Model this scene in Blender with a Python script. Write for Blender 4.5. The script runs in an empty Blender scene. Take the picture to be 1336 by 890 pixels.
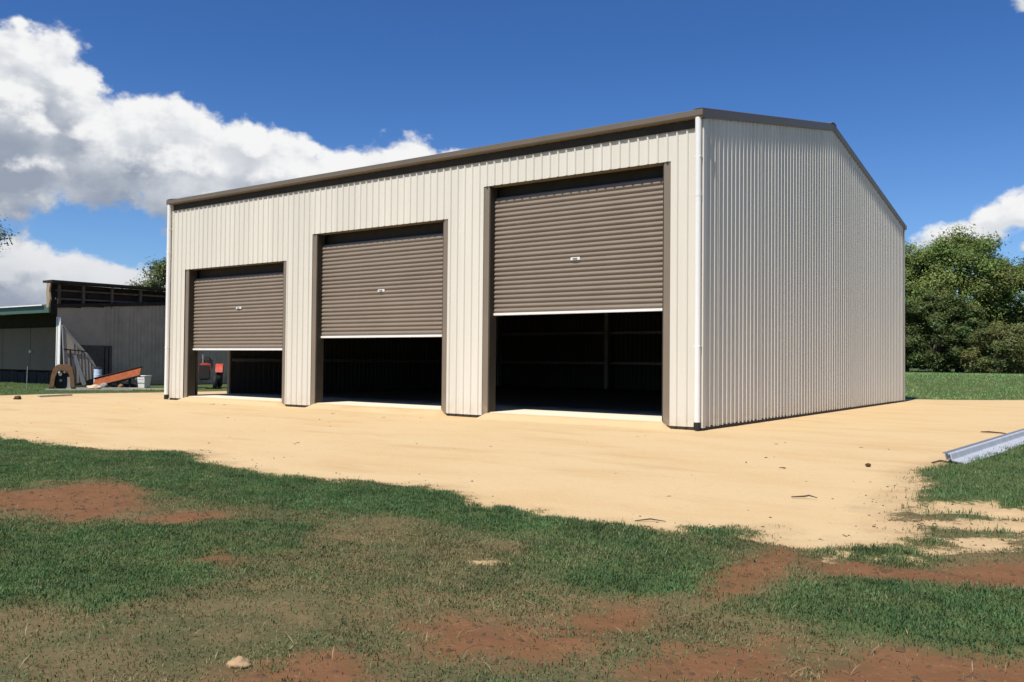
import bpy, bmesh, math, random
import numpy as np
from mathutils import Matrix, Vector, noise as mnoise
random.seed(7); RNG = np.random.default_rng(11)
S = bpy.context.scene; COL = S.collection; R = math.radians

# ------------------------------------------------------------------ camera
cd = bpy.data.cameras.new('camera'); cam = bpy.data.objects.new('camera', cd); COL.objects.link(cam)
cd.sensor_width = 36; cd.lens = 1147.45/1336*36; cd.clip_start = .05; cd.clip_end = 3000
FW = Vector((-.58743, .80898, .02186)); RT = Vector((.80926, .58738, .00923)); UP = Vector((.00537, -.02312, .99972))
cam.matrix_world = Matrix(((RT.x, UP.x, -FW.x, 6.4995), (RT.y, UP.y, -FW.y, -14.7473), (RT.z, UP.z, -FW.z, 1.2296), (0, 0, 0, 1)))
S.camera = cam
# ------------------------------------------------------------------ exposure
vs = S.view_settings; vs.view_transform = 'Standard'; vs.look = 'None'; vs.exposure = 0.15; vs.gamma = 1; vs.use_curve_mapping = False
S.render.engine = 'CYCLES'
S.cycles.max_bounces = 6; S.cycles.diffuse_bounces = 4; S.cycles.transparent_max_bounces = 4
# ------------------------------------------------------------------ sun
SUN = Vector((.034, -.53, .845)).normalized()
ld = bpy.data.lights.new('sun', 'SUN'); ld.energy = 5.0; ld.angle = R(.53); ld.color = (1, .955, .88)
sun = bpy.data.objects.new('sun', ld); COL.objects.link(sun)
sun.rotation_euler = SUN.to_track_quat('Z', 'Y').to_euler(); sun.location = SUN*60

# ------------------------------------------------------------------ node helpers
def M(nt, op, a, b=None, c=None, clamp=False):
    n = nt.nodes.new('ShaderNodeMath'); n.operation = op; n.use_clamp = clamp
    for i, v in enumerate((a, b, c)):
        if v is None: continue
        if isinstance(v, (int, float)): n.inputs[i].default_value = v
        else: nt.links.new(v, n.inputs[i])
    return n.outputs[0]
def maprange(nt, v, a, b, c=0., d=1., smooth=True):
    n = nt.nodes.new('ShaderNodeMapRange'); n.interpolation_type = 'SMOOTHSTEP' if smooth else 'LINEAR'
    nt.links.new(v, n.inputs[0])
    for i, x in enumerate((a, b, c, d)): n.inputs[1+i].default_value = x
    return n.outputs[0]
def mixc(nt, f, a, b, mode='MIX'):
    n = nt.nodes.new('ShaderNodeMix'); n.data_type = 'RGBA'; n.blend_type = mode
    for s, v in ((n.inputs[0], f), (n.inputs[6], a), (n.inputs[7], b)):
        if isinstance(v, (int, float)): s.default_value = v
        elif isinstance(v, tuple): s.default_value = v if len(v) == 4 else v + (1,)
        else: nt.links.new(v, s)
    return n.outputs[2]
def noise(nt, vec, scale, detail=4, rough=.55, dist=0., out=0):
    n = nt.nodes.new('ShaderNodeTexNoise'); n.inputs['Scale'].default_value = scale; n.inputs['Detail'].default_value = detail
    n.inputs['Roughness'].default_value = rough; n.inputs['Distortion'].default_value = dist
    if vec is not None: nt.links.new(vec, n.inputs['Vector'])
    return n.outputs[out]
def vmap(nt, vec, loc=(0, 0, 0), scale=(1, 1, 1)):
    n = nt.nodes.new('ShaderNodeMapping'); nt.links.new(vec, n.inputs[0])
    n.inputs['Location'].default_value = loc; n.inputs['Scale'].default_value = scale
    return n.outputs[0]

# ------------------------------------------------------------------ world: sky with cumulus
W = bpy.data.worlds.new('World'); S.world = W; W.use_nodes = True
nt = W.node_tree; nt.nodes.clear()
def cloud_group():
    g = bpy.data.node_groups.new('cloud_density', 'ShaderNodeTree')
    g.interface.new_socket('P', in_out='INPUT', socket_type='NodeSocketVector')
    g.interface.new_socket('D', in_out='OUTPUT', socket_type='NodeSocketFloat')
    gi = g.nodes.new('NodeGroupInput'); go = g.nodes.new('NodeGroupOutput'); P = gi.outputs[0]
    sx = g.nodes.new('ShaderNodeSeparateXYZ'); g.links.new(P, sx.inputs[0]); u, v = sx.outputs[0], sx.outputs[1]
    blobs = [(-1.15, .235, .10, .095), (-1.06, .218, .09, .075), (-.985, .192, .10, .062), (-.90, .195, .10, .055), (-.81, .195, .09, .05),
             (-.745, .21, .055, .048), (-.69, .205, .06, .035), (-1.26, .24, .12, .12), (-1.1, .262, .05, .05), (-.92, .225, .035, .03),
             (-1.16, .078, .07, .045), (-1.08, .07, .08, .038), (-1.0, .06, .09, .034), (-1.08, .025, .3, .055),
             (-.145, .132, .045, .024), (-.095, .15, .05, .02), (-.125, .148, .028, .017), (-.09, .115, .03, .012),
             (-.085, .365, .03, .03), (-1.147, .333, .012, .007), (.05, .15, .14, .06), (.02, .33, .09, .06), (.3, .2, .2, .07)]
    F = None
    for (a, b, ru, rv) in blobs:
        du = M(g, 'MULTIPLY', M(g, 'SUBTRACT', u, a), 1/ru); dv = M(g, 'MULTIPLY', M(g, 'SUBTRACT', v, b), 1/rv)
        r2 = M(g, 'ADD', M(g, 'MULTIPLY', du, du), M(g, 'MULTIPLY', dv, dv))
        f = M(g, 'MULTIPLY', M(g, 'SUBTRACT', 1., M(g, 'SQRT', r2)), .3 if ru < .02 else (.6 if -.2 < a < -.07 else 1.))
        F = f if F is None else M(g, 'SMOOTH_MAX', F, f, .25)
    # the rest of the sky: scattered cumulus, fading towards the zenith
    gen = noise(g, vmap(g, P, (3.1, 1.7, 0), (1, 2.0, 1)), 2.2, 2)
    gen = M(g, 'MULTIPLY', M(g, 'SUBTRACT', gen, .57), 5.)
    gen = M(g, 'SUBTRACT', gen, maprange(g, v, .3, .9, 0, 2.5))
    aw = M(g, 'ABSOLUTE', M(g, 'ADD', u, .63))
    gen = M(g, 'SUBTRACT', gen, maprange(g, aw, .6, .95, 3., 0.))
    F = M(g, 'MAXIMUM', F, gen)
    n1 = noise(g, vmap(g, P, (0, 0, 0), (1, 1.25, 1)), 11., 7, .56)
    n2 = noise(g, vmap(g, P, (5, 2, 0), (1, 1.15, 1)), 38., 5, .55)
    nn = M(g, 'ADD', M(g, 'MULTIPLY', M(g, 'SUBTRACT', n1, .5), 1.75), M(g, 'MULTIPLY', M(g, 'SUBTRACT', n2, .5), .55))
    D = M(g, 'ADD', M(g, 'MINIMUM', F, .85), nn)
    g.links.new(D, go.inputs[0]); return g
CG = cloud_group()
tc = nt.nodes.new('ShaderNodeTexCoord'); sp = nt.nodes.new('ShaderNodeSeparateXYZ'); nt.links.new(tc.outputs['Generated'], sp.inputs[0])
dx, dy, dz = sp.outputs
az = M(nt, 'ARCTAN2', dx, dy); hz = M(nt, 'SQRT', M(nt, 'ADD', M(nt, 'MULTIPLY', dx, dx), M(nt, 'MULTIPLY', dy, dy)))
tv = M(nt, 'DIVIDE', dz, M(nt, 'MAXIMUM', hz, .02))
cb = nt.nodes.new('ShaderNodeCombineXYZ'); nt.links.new(az, cb.inputs[0]); nt.links.new(tv, cb.inputs[1])
def dens(off):
    n = nt.nodes.new('ShaderNodeGroup'); n.node_tree = CG
    nt.links.new(vmap(nt, cb.outputs[0], off), n.inputs[0]); return n.outputs[0]
d0, d1, d2 = dens((0, 0, 0)), dens((.006, .016, 0)), dens((0, .05, 0))
alpha = M(nt, 'MULTIPLY', maprange(nt, d0, .0, .26), maprange(nt, dz, -.01, .015))
body = maprange(nt, d2, -.1, 1.0)                       # much cloud overhead: a grey base
body = M(nt, 'MAXIMUM', body, M(nt, 'MULTIPLY', maprange(nt, d0, .45, 1.15), .5))
sn = M(nt, 'SUBTRACT', noise(nt, vmap(nt, cb.outputs[0], (2, 4, 0), (1, 1.5, 1)), 13., 5, .5), .5)
low = maprange(nt, tv, .05, .17, .62, 0.)               # distant cloud near the horizon sits in its own grey
body = M(nt, 'ADD', M(nt, 'ADD', body, low), M(nt, 'MULTIPLY', sn, 1.1), clamp=True)
edge = maprange(nt, M(nt, 'SUBTRACT', d0, d1), -.10, .34)    # thinning towards the light: a bright top
ccol = mixc(nt, M(nt, 'MULTIPLY', body, .9), (.64, .665, .70), (.24, .285, .37))
ccol = mixc(nt, M(nt, 'MULTIPLY', edge, M(nt, 'SUBTRACT', .95, M(nt, 'MULTIPLY', low, .8))), ccol, (.84, .84, .84))
sky = nt.nodes.new('ShaderNodeTexSky'); sky.sky_type = 'NISHITA'; sky.sun_disc = False
sky.sun_elevation = math.asin(SUN.z); sky.sun_rotation = math.atan2(SUN.x, SUN.y); sky.air_density = 1.0; sky.dust_density = .2; sky.ozone_density = 2.0
hs = nt.nodes.new('ShaderNodeHueSaturation'); hs.inputs['Saturation'].default_value = 1.05; hs.inputs['Value'].default_value = 1.0
nt.links.new(sky.outputs[0], hs.inputs['Color'])
b1 = nt.nodes.new('ShaderNodeBackground'); tint = mixc(nt, maprange(nt, dz, 0., .36), (.76, 1.02, 1.42), (.44, .76, 1.24))
nt.links.new(mixc(nt, 1., hs.outputs[0], tint, 'MULTIPLY'), b1.inputs[0]); b1.inputs[1].default_value = .078
b2 = nt.nodes.new('ShaderNodeBackground'); nt.links.new(ccol, b2.inputs[0]); b2.inputs[1].default_value = 1.0
mx = nt.nodes.new('ShaderNodeMixShader'); nt.links.new(alpha, mx.inputs[0]); nt.links.new(b1.outputs[0], mx.inputs[1]); nt.links.new(b2.outputs[0], mx.inputs[2])
wo = nt.nodes.new('ShaderNodeOutputWorld'); nt.links.new(mx.outputs[0], wo.inputs[0])
W.cycles.sampling_method = 'MANUAL'; W.cycles.sample_map_resolution = 512

# ------------------------------------------------------------------ mesh helpers
class MB:
    def __init__(s): s.v, s.f = [], []
    def add(s, vs, fs):
        o = len(s.v); s.v += [tuple(p) for p in vs]; s.f += [tuple(i+o for i in f) for f in fs]; return s
    def box(s, a, b):
        (x0, y0, z0), (x1, y1, z1) = a, b
        return s.add([(x0, y0, z0), (x1, y0, z0), (x1, y1, z0), (x0, y1, z0), (x0, y0, z1), (x1, y0, z1), (x1, y1, z1), (x0, y1, z1)],
                     [(0, 3, 2, 1), (4, 5, 6, 7), (0, 1, 5, 4), (1, 2, 6, 5), (2, 3, 7, 6), (3, 0, 4, 7)])
    def bar(s, a, b, w, h, up=(0, 0, 1)):
        a, b = Vector(a), Vector(b); d = (b-a).normalized(); r = d.cross(Vector(up))
        if r.length < 1e-4: r = d.cross(Vector((0, 1, 0)))
        r.normalize(); u = r.cross(d)
        vs = [p + r*(i*w/2) + u*(j*h/2) for p in (a, b) for i, j in ((-1, -1), (1, -1), (1, 1), (-1, 1))]
        return s.add(vs, [(0, 1, 2, 3), (7, 6, 5, 4), (0, 4, 5, 1), (1, 5, 6, 2), (2, 6, 7, 3), (3, 7, 4, 0)])
    def tube(s, pts, rad, n=8, cap=True):
        pts = [Vector(p) for p in pts]; rad = rad if isinstance(rad, (list, tuple)) else [rad]*len(pts); o = len(s.v)
        for i, p in enumerate(pts):
            d = (pts[min(i+1, len(pts)-1)] - pts[max(i-1, 0)]).normalized()
            r = d.cross(Vector((.13, .21, 1))); r = r if r.length > .05 else d.cross(Vector((1, 0, 0))); r.normalize(); u = r.cross(d)
            s.v += [tuple(p + (r*math.cos(t*2*math.pi/n) + u*math.sin(t*2*math.pi/n))*rad[i]) for t in range(n)]
        for i in range(len(pts)-1):
            for t in range(n): s.f.append((o+i*n+t, o+i*n+(t+1) % n, o+(i+1)*n+(t+1) % n, o+(i+1)*n+t))
        if cap: s.f.append(tuple(o+t for t in reversed(range(n)))); s.f.append(tuple(o+(len(pts)-1)*n+t for t in range(n)))
        return s
    def extrude(s, prof, a, b, ex, ey, closed=True):
        """profile of (p, q) pairs along ex, ey, swept from a to b"""
        a, b, ex, ey = map(Vector, (a, b, ex, ey)); n = len(prof)
        vs = [c + ex*p + ey*q for c in (a, b) for p, q in prof]
        fs = [(i, (i+1) % n, n+(i+1) % n, n+i) for i in range(n if closed else n-1)]
        if closed: fs += [tuple(reversed(range(n))), tuple(range(n, 2*n))]
        return s.add(vs, fs)
    def xf(s, m): s.v = [tuple(m @ Vector(p)) for p in s.v]; return s
    def mesh(s, name):
        me = bpy.data.meshes.new(name); me.from_pydata(s.v, [], s.f); me.validate(); me.update(); return me
    def build(s, name, m, parent=None, smooth=False, bevel=0, fix=True):
        me = s.mesh(name); me.materials.append(m)
        if bevel or fix:
            bm = bmesh.new(); bm.from_mesh(me)
            if fix: bmesh.ops.recalc_face_normals(bm, faces=bm.faces)
            if bevel: bmesh.ops.bevel(bm, geom=[e for e in bm.edges if len(e.link_faces) == 2 and e.calc_face_angle(0) > .5], offset=bevel, segments=2, affect='EDGES', clamp_overlap=True)
            bm.to_mesh(me); bm.free()
        if smooth: me.shade_smooth(); me.set_sharp_from_angle(angle=R(50))
        o = bpy.data.objects.new(name, me); COL.objects.link(o); o.parent = parent; return o
def tag(o, label, cat, group=None):
    o['label'] = label; o['category'] = cat
    if group: o['group'] = group
    return o
def thing(name, label, cat, loc=(0, 0, 0), rz=0, group=None):
    o = bpy.data.objects.new(name, None); COL.objects.link(o); o.location = loc; o.rotation_euler = (0, 0, rz); o.empty_display_size = .3
    return tag(o, label, cat, group)

# ------------------------------------------------------------------ materials
def mat(name, col, rough=.6, var=.08, vscale=3., bump=0., bscale=30., spec=.4, metal=0., dirt=None, rand=.0, stretch=(1, 1, 1)):
    m = bpy.data.materials.new(name); m.use_nodes = True; t = m.node_tree; b = t.nodes['Principled BSDF']
    tcn = t.nodes.new('ShaderNodeTexCoord'); P = vmap(t, tcn.outputs['Object'], (0, 0, 0), stretch)
    c = tuple(col) + (1,)
    n = noise(t, P, vscale, 5, .6)
    f = maprange(t, n, .25, .75, 1-var, 1+var, False)
    cc = mixc(t, 1., c, f, 'MULTIPLY')
    if rand:
        oi = t.nodes.new('ShaderNodeObjectInfo')
        cc = mixc(t, 1., cc, maprange(t, oi.outputs['Random'], 0, 1, 1-rand, 1+rand, False), 'MULTIPLY')
    if dirt:
        dcol, amt, z1 = dirt
        sz = t.nodes.new('ShaderNodeSeparateXYZ'); t.links.new(tcn.outputs['Object'], sz.inputs[0])
        k = M(t, 'MULTIPLY', maprange(t, sz.outputs[2], 0, z1, 1, 0), maprange(t, noise(t, tcn.outputs['Object'], 6., 6, .7), .35, .7))
        cc = mixc(t, M(t, 'MULTIPLY', k, amt), cc, tuple(dcol) + (1,))
    t.links.new(cc, b.inputs['Base Color'])
    b.inputs['Roughness'].default_value = rough; b.inputs['Specular IOR Level'].default_value = spec; b.inputs['Metallic'].default_value = metal
    if bump:
        bn = t.nodes.new('ShaderNodeBump'); bn.inputs['Strength'].default_value = bump; bn.inputs['Distance'].default_value = .01
        t.links.new(noise(t, P, bscale, 5, .6), bn.inputs['Height']); t.links.new(bn.outputs[0], b.inputs['Normal'])
    return m
DUST = (.55, .42, .27)
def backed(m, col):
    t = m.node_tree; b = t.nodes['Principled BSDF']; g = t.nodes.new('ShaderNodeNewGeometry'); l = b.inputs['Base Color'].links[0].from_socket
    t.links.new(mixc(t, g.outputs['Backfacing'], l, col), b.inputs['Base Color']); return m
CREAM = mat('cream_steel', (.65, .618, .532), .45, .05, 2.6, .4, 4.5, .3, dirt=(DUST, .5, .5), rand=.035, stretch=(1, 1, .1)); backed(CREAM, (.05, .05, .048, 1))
BROWN = mat('brown_steel', (.20, .162, .118), .45, .07, 2.0, .1, 5., .4, dirt=(DUST, .35, .5))
TRIM = mat('roof_trim_brown', (.15, .122, .092), .45, .07, 2.0, .1, 5., .3)
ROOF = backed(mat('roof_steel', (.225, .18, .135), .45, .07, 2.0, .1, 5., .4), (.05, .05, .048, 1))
CURT = mat('brown_curtain', (.215, .175, .135), .48, .07, 1.6, .1, 4., .35)
WHITE = mat('white_plastic', (.77, .76, .72), .4, .03, 3.)
GALV = mat('galvanised_steel', (.30, .31, .32), .45, .15, 9., .1, 40., metal=.5)
ZINC = mat('bright_zinc', (.60, .60, .61), .4, .15, 7., .2, 18., metal=.3)
INNER = mat('inner_steel', (.12, .12, .115), .6, .1, 2.)
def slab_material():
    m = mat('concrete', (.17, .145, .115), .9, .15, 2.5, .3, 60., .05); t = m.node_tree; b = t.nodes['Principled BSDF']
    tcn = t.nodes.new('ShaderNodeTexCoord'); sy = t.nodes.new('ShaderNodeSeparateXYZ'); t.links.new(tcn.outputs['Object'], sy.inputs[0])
    k = M(t, 'ADD', sy.outputs[1], M(t, 'MULTIPLY', noise(t, tcn.outputs['Object'], 1.5, 4), 2.))     # pale sunlit strip painted in at the doors, floor beyond kept dark
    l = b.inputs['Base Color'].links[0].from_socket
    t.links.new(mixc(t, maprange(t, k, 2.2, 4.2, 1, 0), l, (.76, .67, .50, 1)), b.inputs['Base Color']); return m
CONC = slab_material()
BLACK = mat('black_rubber', (.018, .016, .014), .7, .2, 8.)
DARKB = mat('dark_trim_and_shade', (.035, .028, .02), .7, .25, 5., .3, 30.)  # dark brown for door guides and for strips that paint in shade

# ------------------------------------------------------------------ ground data
PAD = [(-8.65, -8.71), (-7.2, -8.67), (-5.92, -8.63), (-4.69, -8.65), (-3.91, -8.47), (-3.68, -8.12), (-2.8, -8.43), (-1.68, -8.73), (-0.97, -8.88), (-0.34, -8.8), (0.22, -8.62), (0.8, -8.47), (1.47, -8.71), (2.03, -8.88), (2.54, -8.94), (3.01, -9.02), (3.39, -8.87), (3.74, -8.96), (3.96, -8.64), (4.3, -8.79), (4.68, -8.83), (4.95, -8.74), (5.26, -8.67), (5.37, -8.29), (5.26, -7.86), (4.95, -7.16), (4.68, -6.08), (4.66, -5.21), (4.32, -3.84), (4.5, -2.53), (4.9, 2.4), (5.3, 5), (5.1, 12), (4.4, 19.2), (2.98, 20.05), (1.32, 19.1), (-.13, 18.37), (-9, 18.2), (-19, 17.5), (-20.6, 12), (-21.28, 2.97), (-21.86, 1.2), (-22.25, -.26), (-22.2, -2.05), (-22.48, -3.23), (-25, -8.6), (-13, -8.9)]
REDS = [[(-1.82, -11.3), (-1.76, -11.08), (-1.63, -10.74), (-1.64, -10.3), (-1.44, -10.07), (-0.69, -10.37), (-0.22, -10.62), (0.15, -11.04), (0.24, -11.44), (-0.58, -11.37), (-1.16, -11.57)],
        [(0.52, -11.22), (0.29, -10.67), (0.55, -10.36), (0.82, -10.66), (0.78, -10.93)],
        [(4.56, -10.34), (4.48, -9.65), (4.58, -9.1), (4.78, -9.53), (4.8, -10.03), (4.81, -10.48), (4.69, -10.5)],
        [(4.89, -11.76), (4.86, -11.22), (5.09, -10.92), (5.3, -10.95), (5.4, -11.11), (5.46, -11.37)],
        [(4.81, -9.39), (5.04, -9.12), (5.38, -9.1), (5.84, -8.36), (6.09, -8.11), (6.5, -8.8), (5.63, -9.34), (5.26, -9.44), (4.94, -9.69)],
        [(5.3, -11.1), (5.62, -10.75), (6.4, -10.5), (6.6, -10.9), (5.47, -11.55)],
        [(3.7, -11.8), (3.85, -11.45), (4.33, -11.44), (4.25, -11.04), (4.46, -10.72), (4.66, -11.18), (4.5, -11.8), (4.16, -12.06)],
        [(3.62, -12.58), (3.7, -12.3), (3.96, -12.21), (4.14, -12.39), (3.73, -12.7)],
        [(1.84, -11.61), (1.77, -11.32), (2.08, -11.34), (2.12, -11.56)],
        [(-6.5, -11.5), (-5, -11.2), (-4.2, -11.8), (-5.5, -12.4)], [(7.4, -10.2), (8.6, -9.4), (9.3, -10.1), (8.2, -10.9)]]
PALE = [[(4.9, -7.03), (5.03, -6.34), (5.64, -6.24), (5.67, -6.58), (5.17, -6.81)], [(5.01, -7.45), (5.22, -7.12), (5.74, -7.03), (5.76, -7.31), (5.35, -7.57)],
        [(5.07, -8.0), (5.41, -7.94), (5.78, -7.44), (5.84, -8.09), (5.42, -8.79), (4.96, -9.14)], [(3.05, -10.48), (3.06, -10.38), (3.28, -10.46), (3.3, -10.56), (3.2, -10.6)]]
GREENS = [[(-14, -8.9), (-10.11, -8.82), (-8.65, -8.71), (-7.2, -8.67), (-4.69, -8.65), (-3.68, -8.02), (-1.68, -8.73), (0.22, -8.62), (1.47, -8.71), (2.54, -8.94), (3.39, -8.87), (4.31, -9.24), (4.62, -10.01), (4.24, -10.19), (3.75, -10.23), (3.05, -9.78), (2.43, -9.76), (1.6, -9.7), (1.02, -9.98), (0.46, -10.3), (-0.54, -10.35), (-1.67, -10.06), (-1.97, -10.57), (-1.99, -10.97), (-2.61, -11.49), (-14, -13)],
          [(-.67, -12.17), (0.3, -11.47), (0.88, -10.93), (1.56, -10.45), (2.11, -10.99), (2.12, -11.51), (2.5, -12.24), (2.33, -12.53), (1.71, -13.02)],
          [(2.82, -9.45), (4.27, -9.13), (4.58, -10.03), (4.49, -10.51), (4.09, -10.63), (3.46, -10.45)],
          [(4.99, -9.82), (5.29, -9.59), (5.66, -9.5), (6.29, -9.1), (8, -9), (8, -10.2), (6.33, -10.16), (5.69, -10.65), (5.29, -10.83), (4.85, -10.58), (4.87, -10.21)],
          [(4.72, -5.3), (4.4, -3.84), (4.6, -2.74), (4.95, 0.95), (5.3, 3.6), (9, 3.5), (9, -6), (6.0, -6.3), (5.65, -6.32), (5.27, -6.24), (4.95, -6.4), (4.7, -6.06)],
          [(4.65, -8.74), (4.9, -8.57), (5.23, -8.52), (5.27, -8.82), (5.02, -9.02), (4.74, -9.02)], [(3.7, -8.74), (4.19, -8.57), (4.29, -8.83), (3.9, -9.04)],
          [(5.0, -6.95), (5.3, -6.75), (5.9, -6.85), (5.9, -7.0), (5.3, -7.1)], [(5.1, -7.75), (5.4, -7.6), (5.9, -7.35), (5.9, -7.5), (5.45, -7.85)], [(4.75, -6.75), (4.85, -6.45), (5.0, -6.5), (4.95, -6.8)], [(5.15, -8.2), (5.35, -8.0), (5.45, -8.15), (5.3, -8.35)]]
def sdf(X, Y, poly):
    P = np.array(poly, float); Q = np.roll(P, -1, 0); d2 = np.full(X.shape, 1e9); ins = np.zeros(X.shape, bool)
    for (ax, ay), (bx, by) in zip(P, Q):
        ex, ey = bx-ax, by-ay; wx, wy = X-ax, Y-ay
        t = np.clip((wx*ex+wy*ey)/(ex*ex+ey*ey+1e-12), 0, 1)
        d2 = np.minimum(d2, (wx-ex*t)**2+(wy-ey*t)**2)
        c = ((ay <= Y) & (by > Y)) | ((by <= Y) & (ay > Y))
        ins ^= c & (X < ax + (Y-ay)/(by-ay+1e-12)*ex)
    return np.where(ins, 1, -1)*np.sqrt(d2)
_T = np.random.default_rng(5).random((256, 256))
def vnoise(X, Y, s):
    x, y = X*s, Y*s; i, j = np.floor(x).astype(int), np.floor(y).astype(int); fx, fy = x-i, y-j
    fx, fy = fx*fx*(3-2*fx), fy*fy*(3-2*fy); g = lambda a, b: _T[a % 256, b % 256]
    return (g(i, j)*(1-fx)+g(i+1, j)*fx)*(1-fy) + (g(i, j+1)*(1-fx)+g(i+1, j+1)*fx)*fy
def fbm(X, Y, s, o=4):
    r, a, t = 0, 1, 0
    for k in range(o): r = r + a*vnoise(X+17*k, Y-9*k, s*2**k); t += a; a *= .55
    return r/t - .5
def sstep(a, b, x): t = np.clip((x-a)/(b-a), 0, 1); return t*t*(3-2*t)
DOORS = [(-15.72, -11.33, 3.72, 1.43), (-10.38, -5.97, 4.32, 1.735), (-4.99, -.63, 4.92, 2.175)]
def fields(X, Y):
    sand = sdf(X, Y, PAD); pale = np.max([sdf(X, Y, p) for p in PALE], 0)
    tufts = np.max([sdf(X, Y, p) for p in GREENS[5:]], 0)
    sand = np.maximum(sand, pale); sand = np.minimum(sand, -tufts*1.0 + .02)
    red = np.max([sdf(X, Y, p) for p in REDS], 0)
    grn = np.max([sdf(X, Y, p) for p in GREENS], 0)
    far = np.maximum.reduce([sstep(0, 3, Y-16.), sstep(0, 3, -20.5-X), sstep(0, 4, -15.5-Y), sstep(0, 3, X-9), sstep(8, 11, -X)*sstep(0, .5, -8.6-Y)])
    grn = np.maximum(grn, far*.8-.4)
    w = sstep(-6.6, -7.6, Y) + sstep(4.2, 4.6, X)*sstep(1, -2, Y)*sstep(-7.6, -6.6, Y)
    sand = sand + w*(.75*fbm(X, Y, .9, 4) + .45*fbm(X, Y, 4.5, 3))
    red = red + .30*fbm(X, Y, 2.6, 4); grn = grn + .55*fbm(X+31, Y, 1.3, 4)
    return sand, red, grn
def height(X, Y, sand=None):
    if sand is None: sand = fields(X, Y)[0]
    g = sstep(.15, -.25, sand); nr = sstep(16, 10, np.abs(X))*sstep(12, 7, np.abs(Y+8))
    z = nr*g*(.07*fbm(X, Y, .9, 3) + .05*fbm(X, Y, 4., 3)) + nr*g*.025
    z = z + nr*(1-g)*.014*fbm(X, Y*1.6, 1.3, 4)
    z = z + .75*sstep(18.6, 30, Y) - .5*sstep(70, 200, Y)
    for x0, x1, _, _ in DOORS:
        ramp = sstep(x0-.02, x0+.16, X)*sstep(x1+.02, x1-.16, X)*sstep(-.42, .04, Y)
        z = z + .115*ramp*(Y < .09)
    ins = (X > -16.3) & (X < -.08) & (Y > .09) & (Y < 15.8); z = np.where(ins, -.12, z)
    return z
def geo(a, b, n, k): return a + (b-a)*((np.exp(k*np.linspace(0, 1, n+1))-1)/(math.exp(k)-1))[1:]
XS = np.concatenate([-geo(36, 700, 22, 5)[::-1], np.arange(-36, -16.8, .25), np.arange(-16.8, -9, .12), np.arange(-9, 9.01, .06), np.arange(9.3, 16, .3), geo(16, 700, 22, 5)])
YS = np.concatenate([-geo(15, 500, 20, 5)[::-1], np.arange(-15, -8, .05), np.arange(-8, -.5, .12), np.arange(-.5, .16, .04), np.arange(.3, 16, .4), np.arange(16, 34, .3), geo(34, 900, 24, 5)])
GX, GY = np.meshgrid(XS, YS)
fs, fr, fg = fields(GX, GY); GZ = height(GX, GY, fs)

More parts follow.
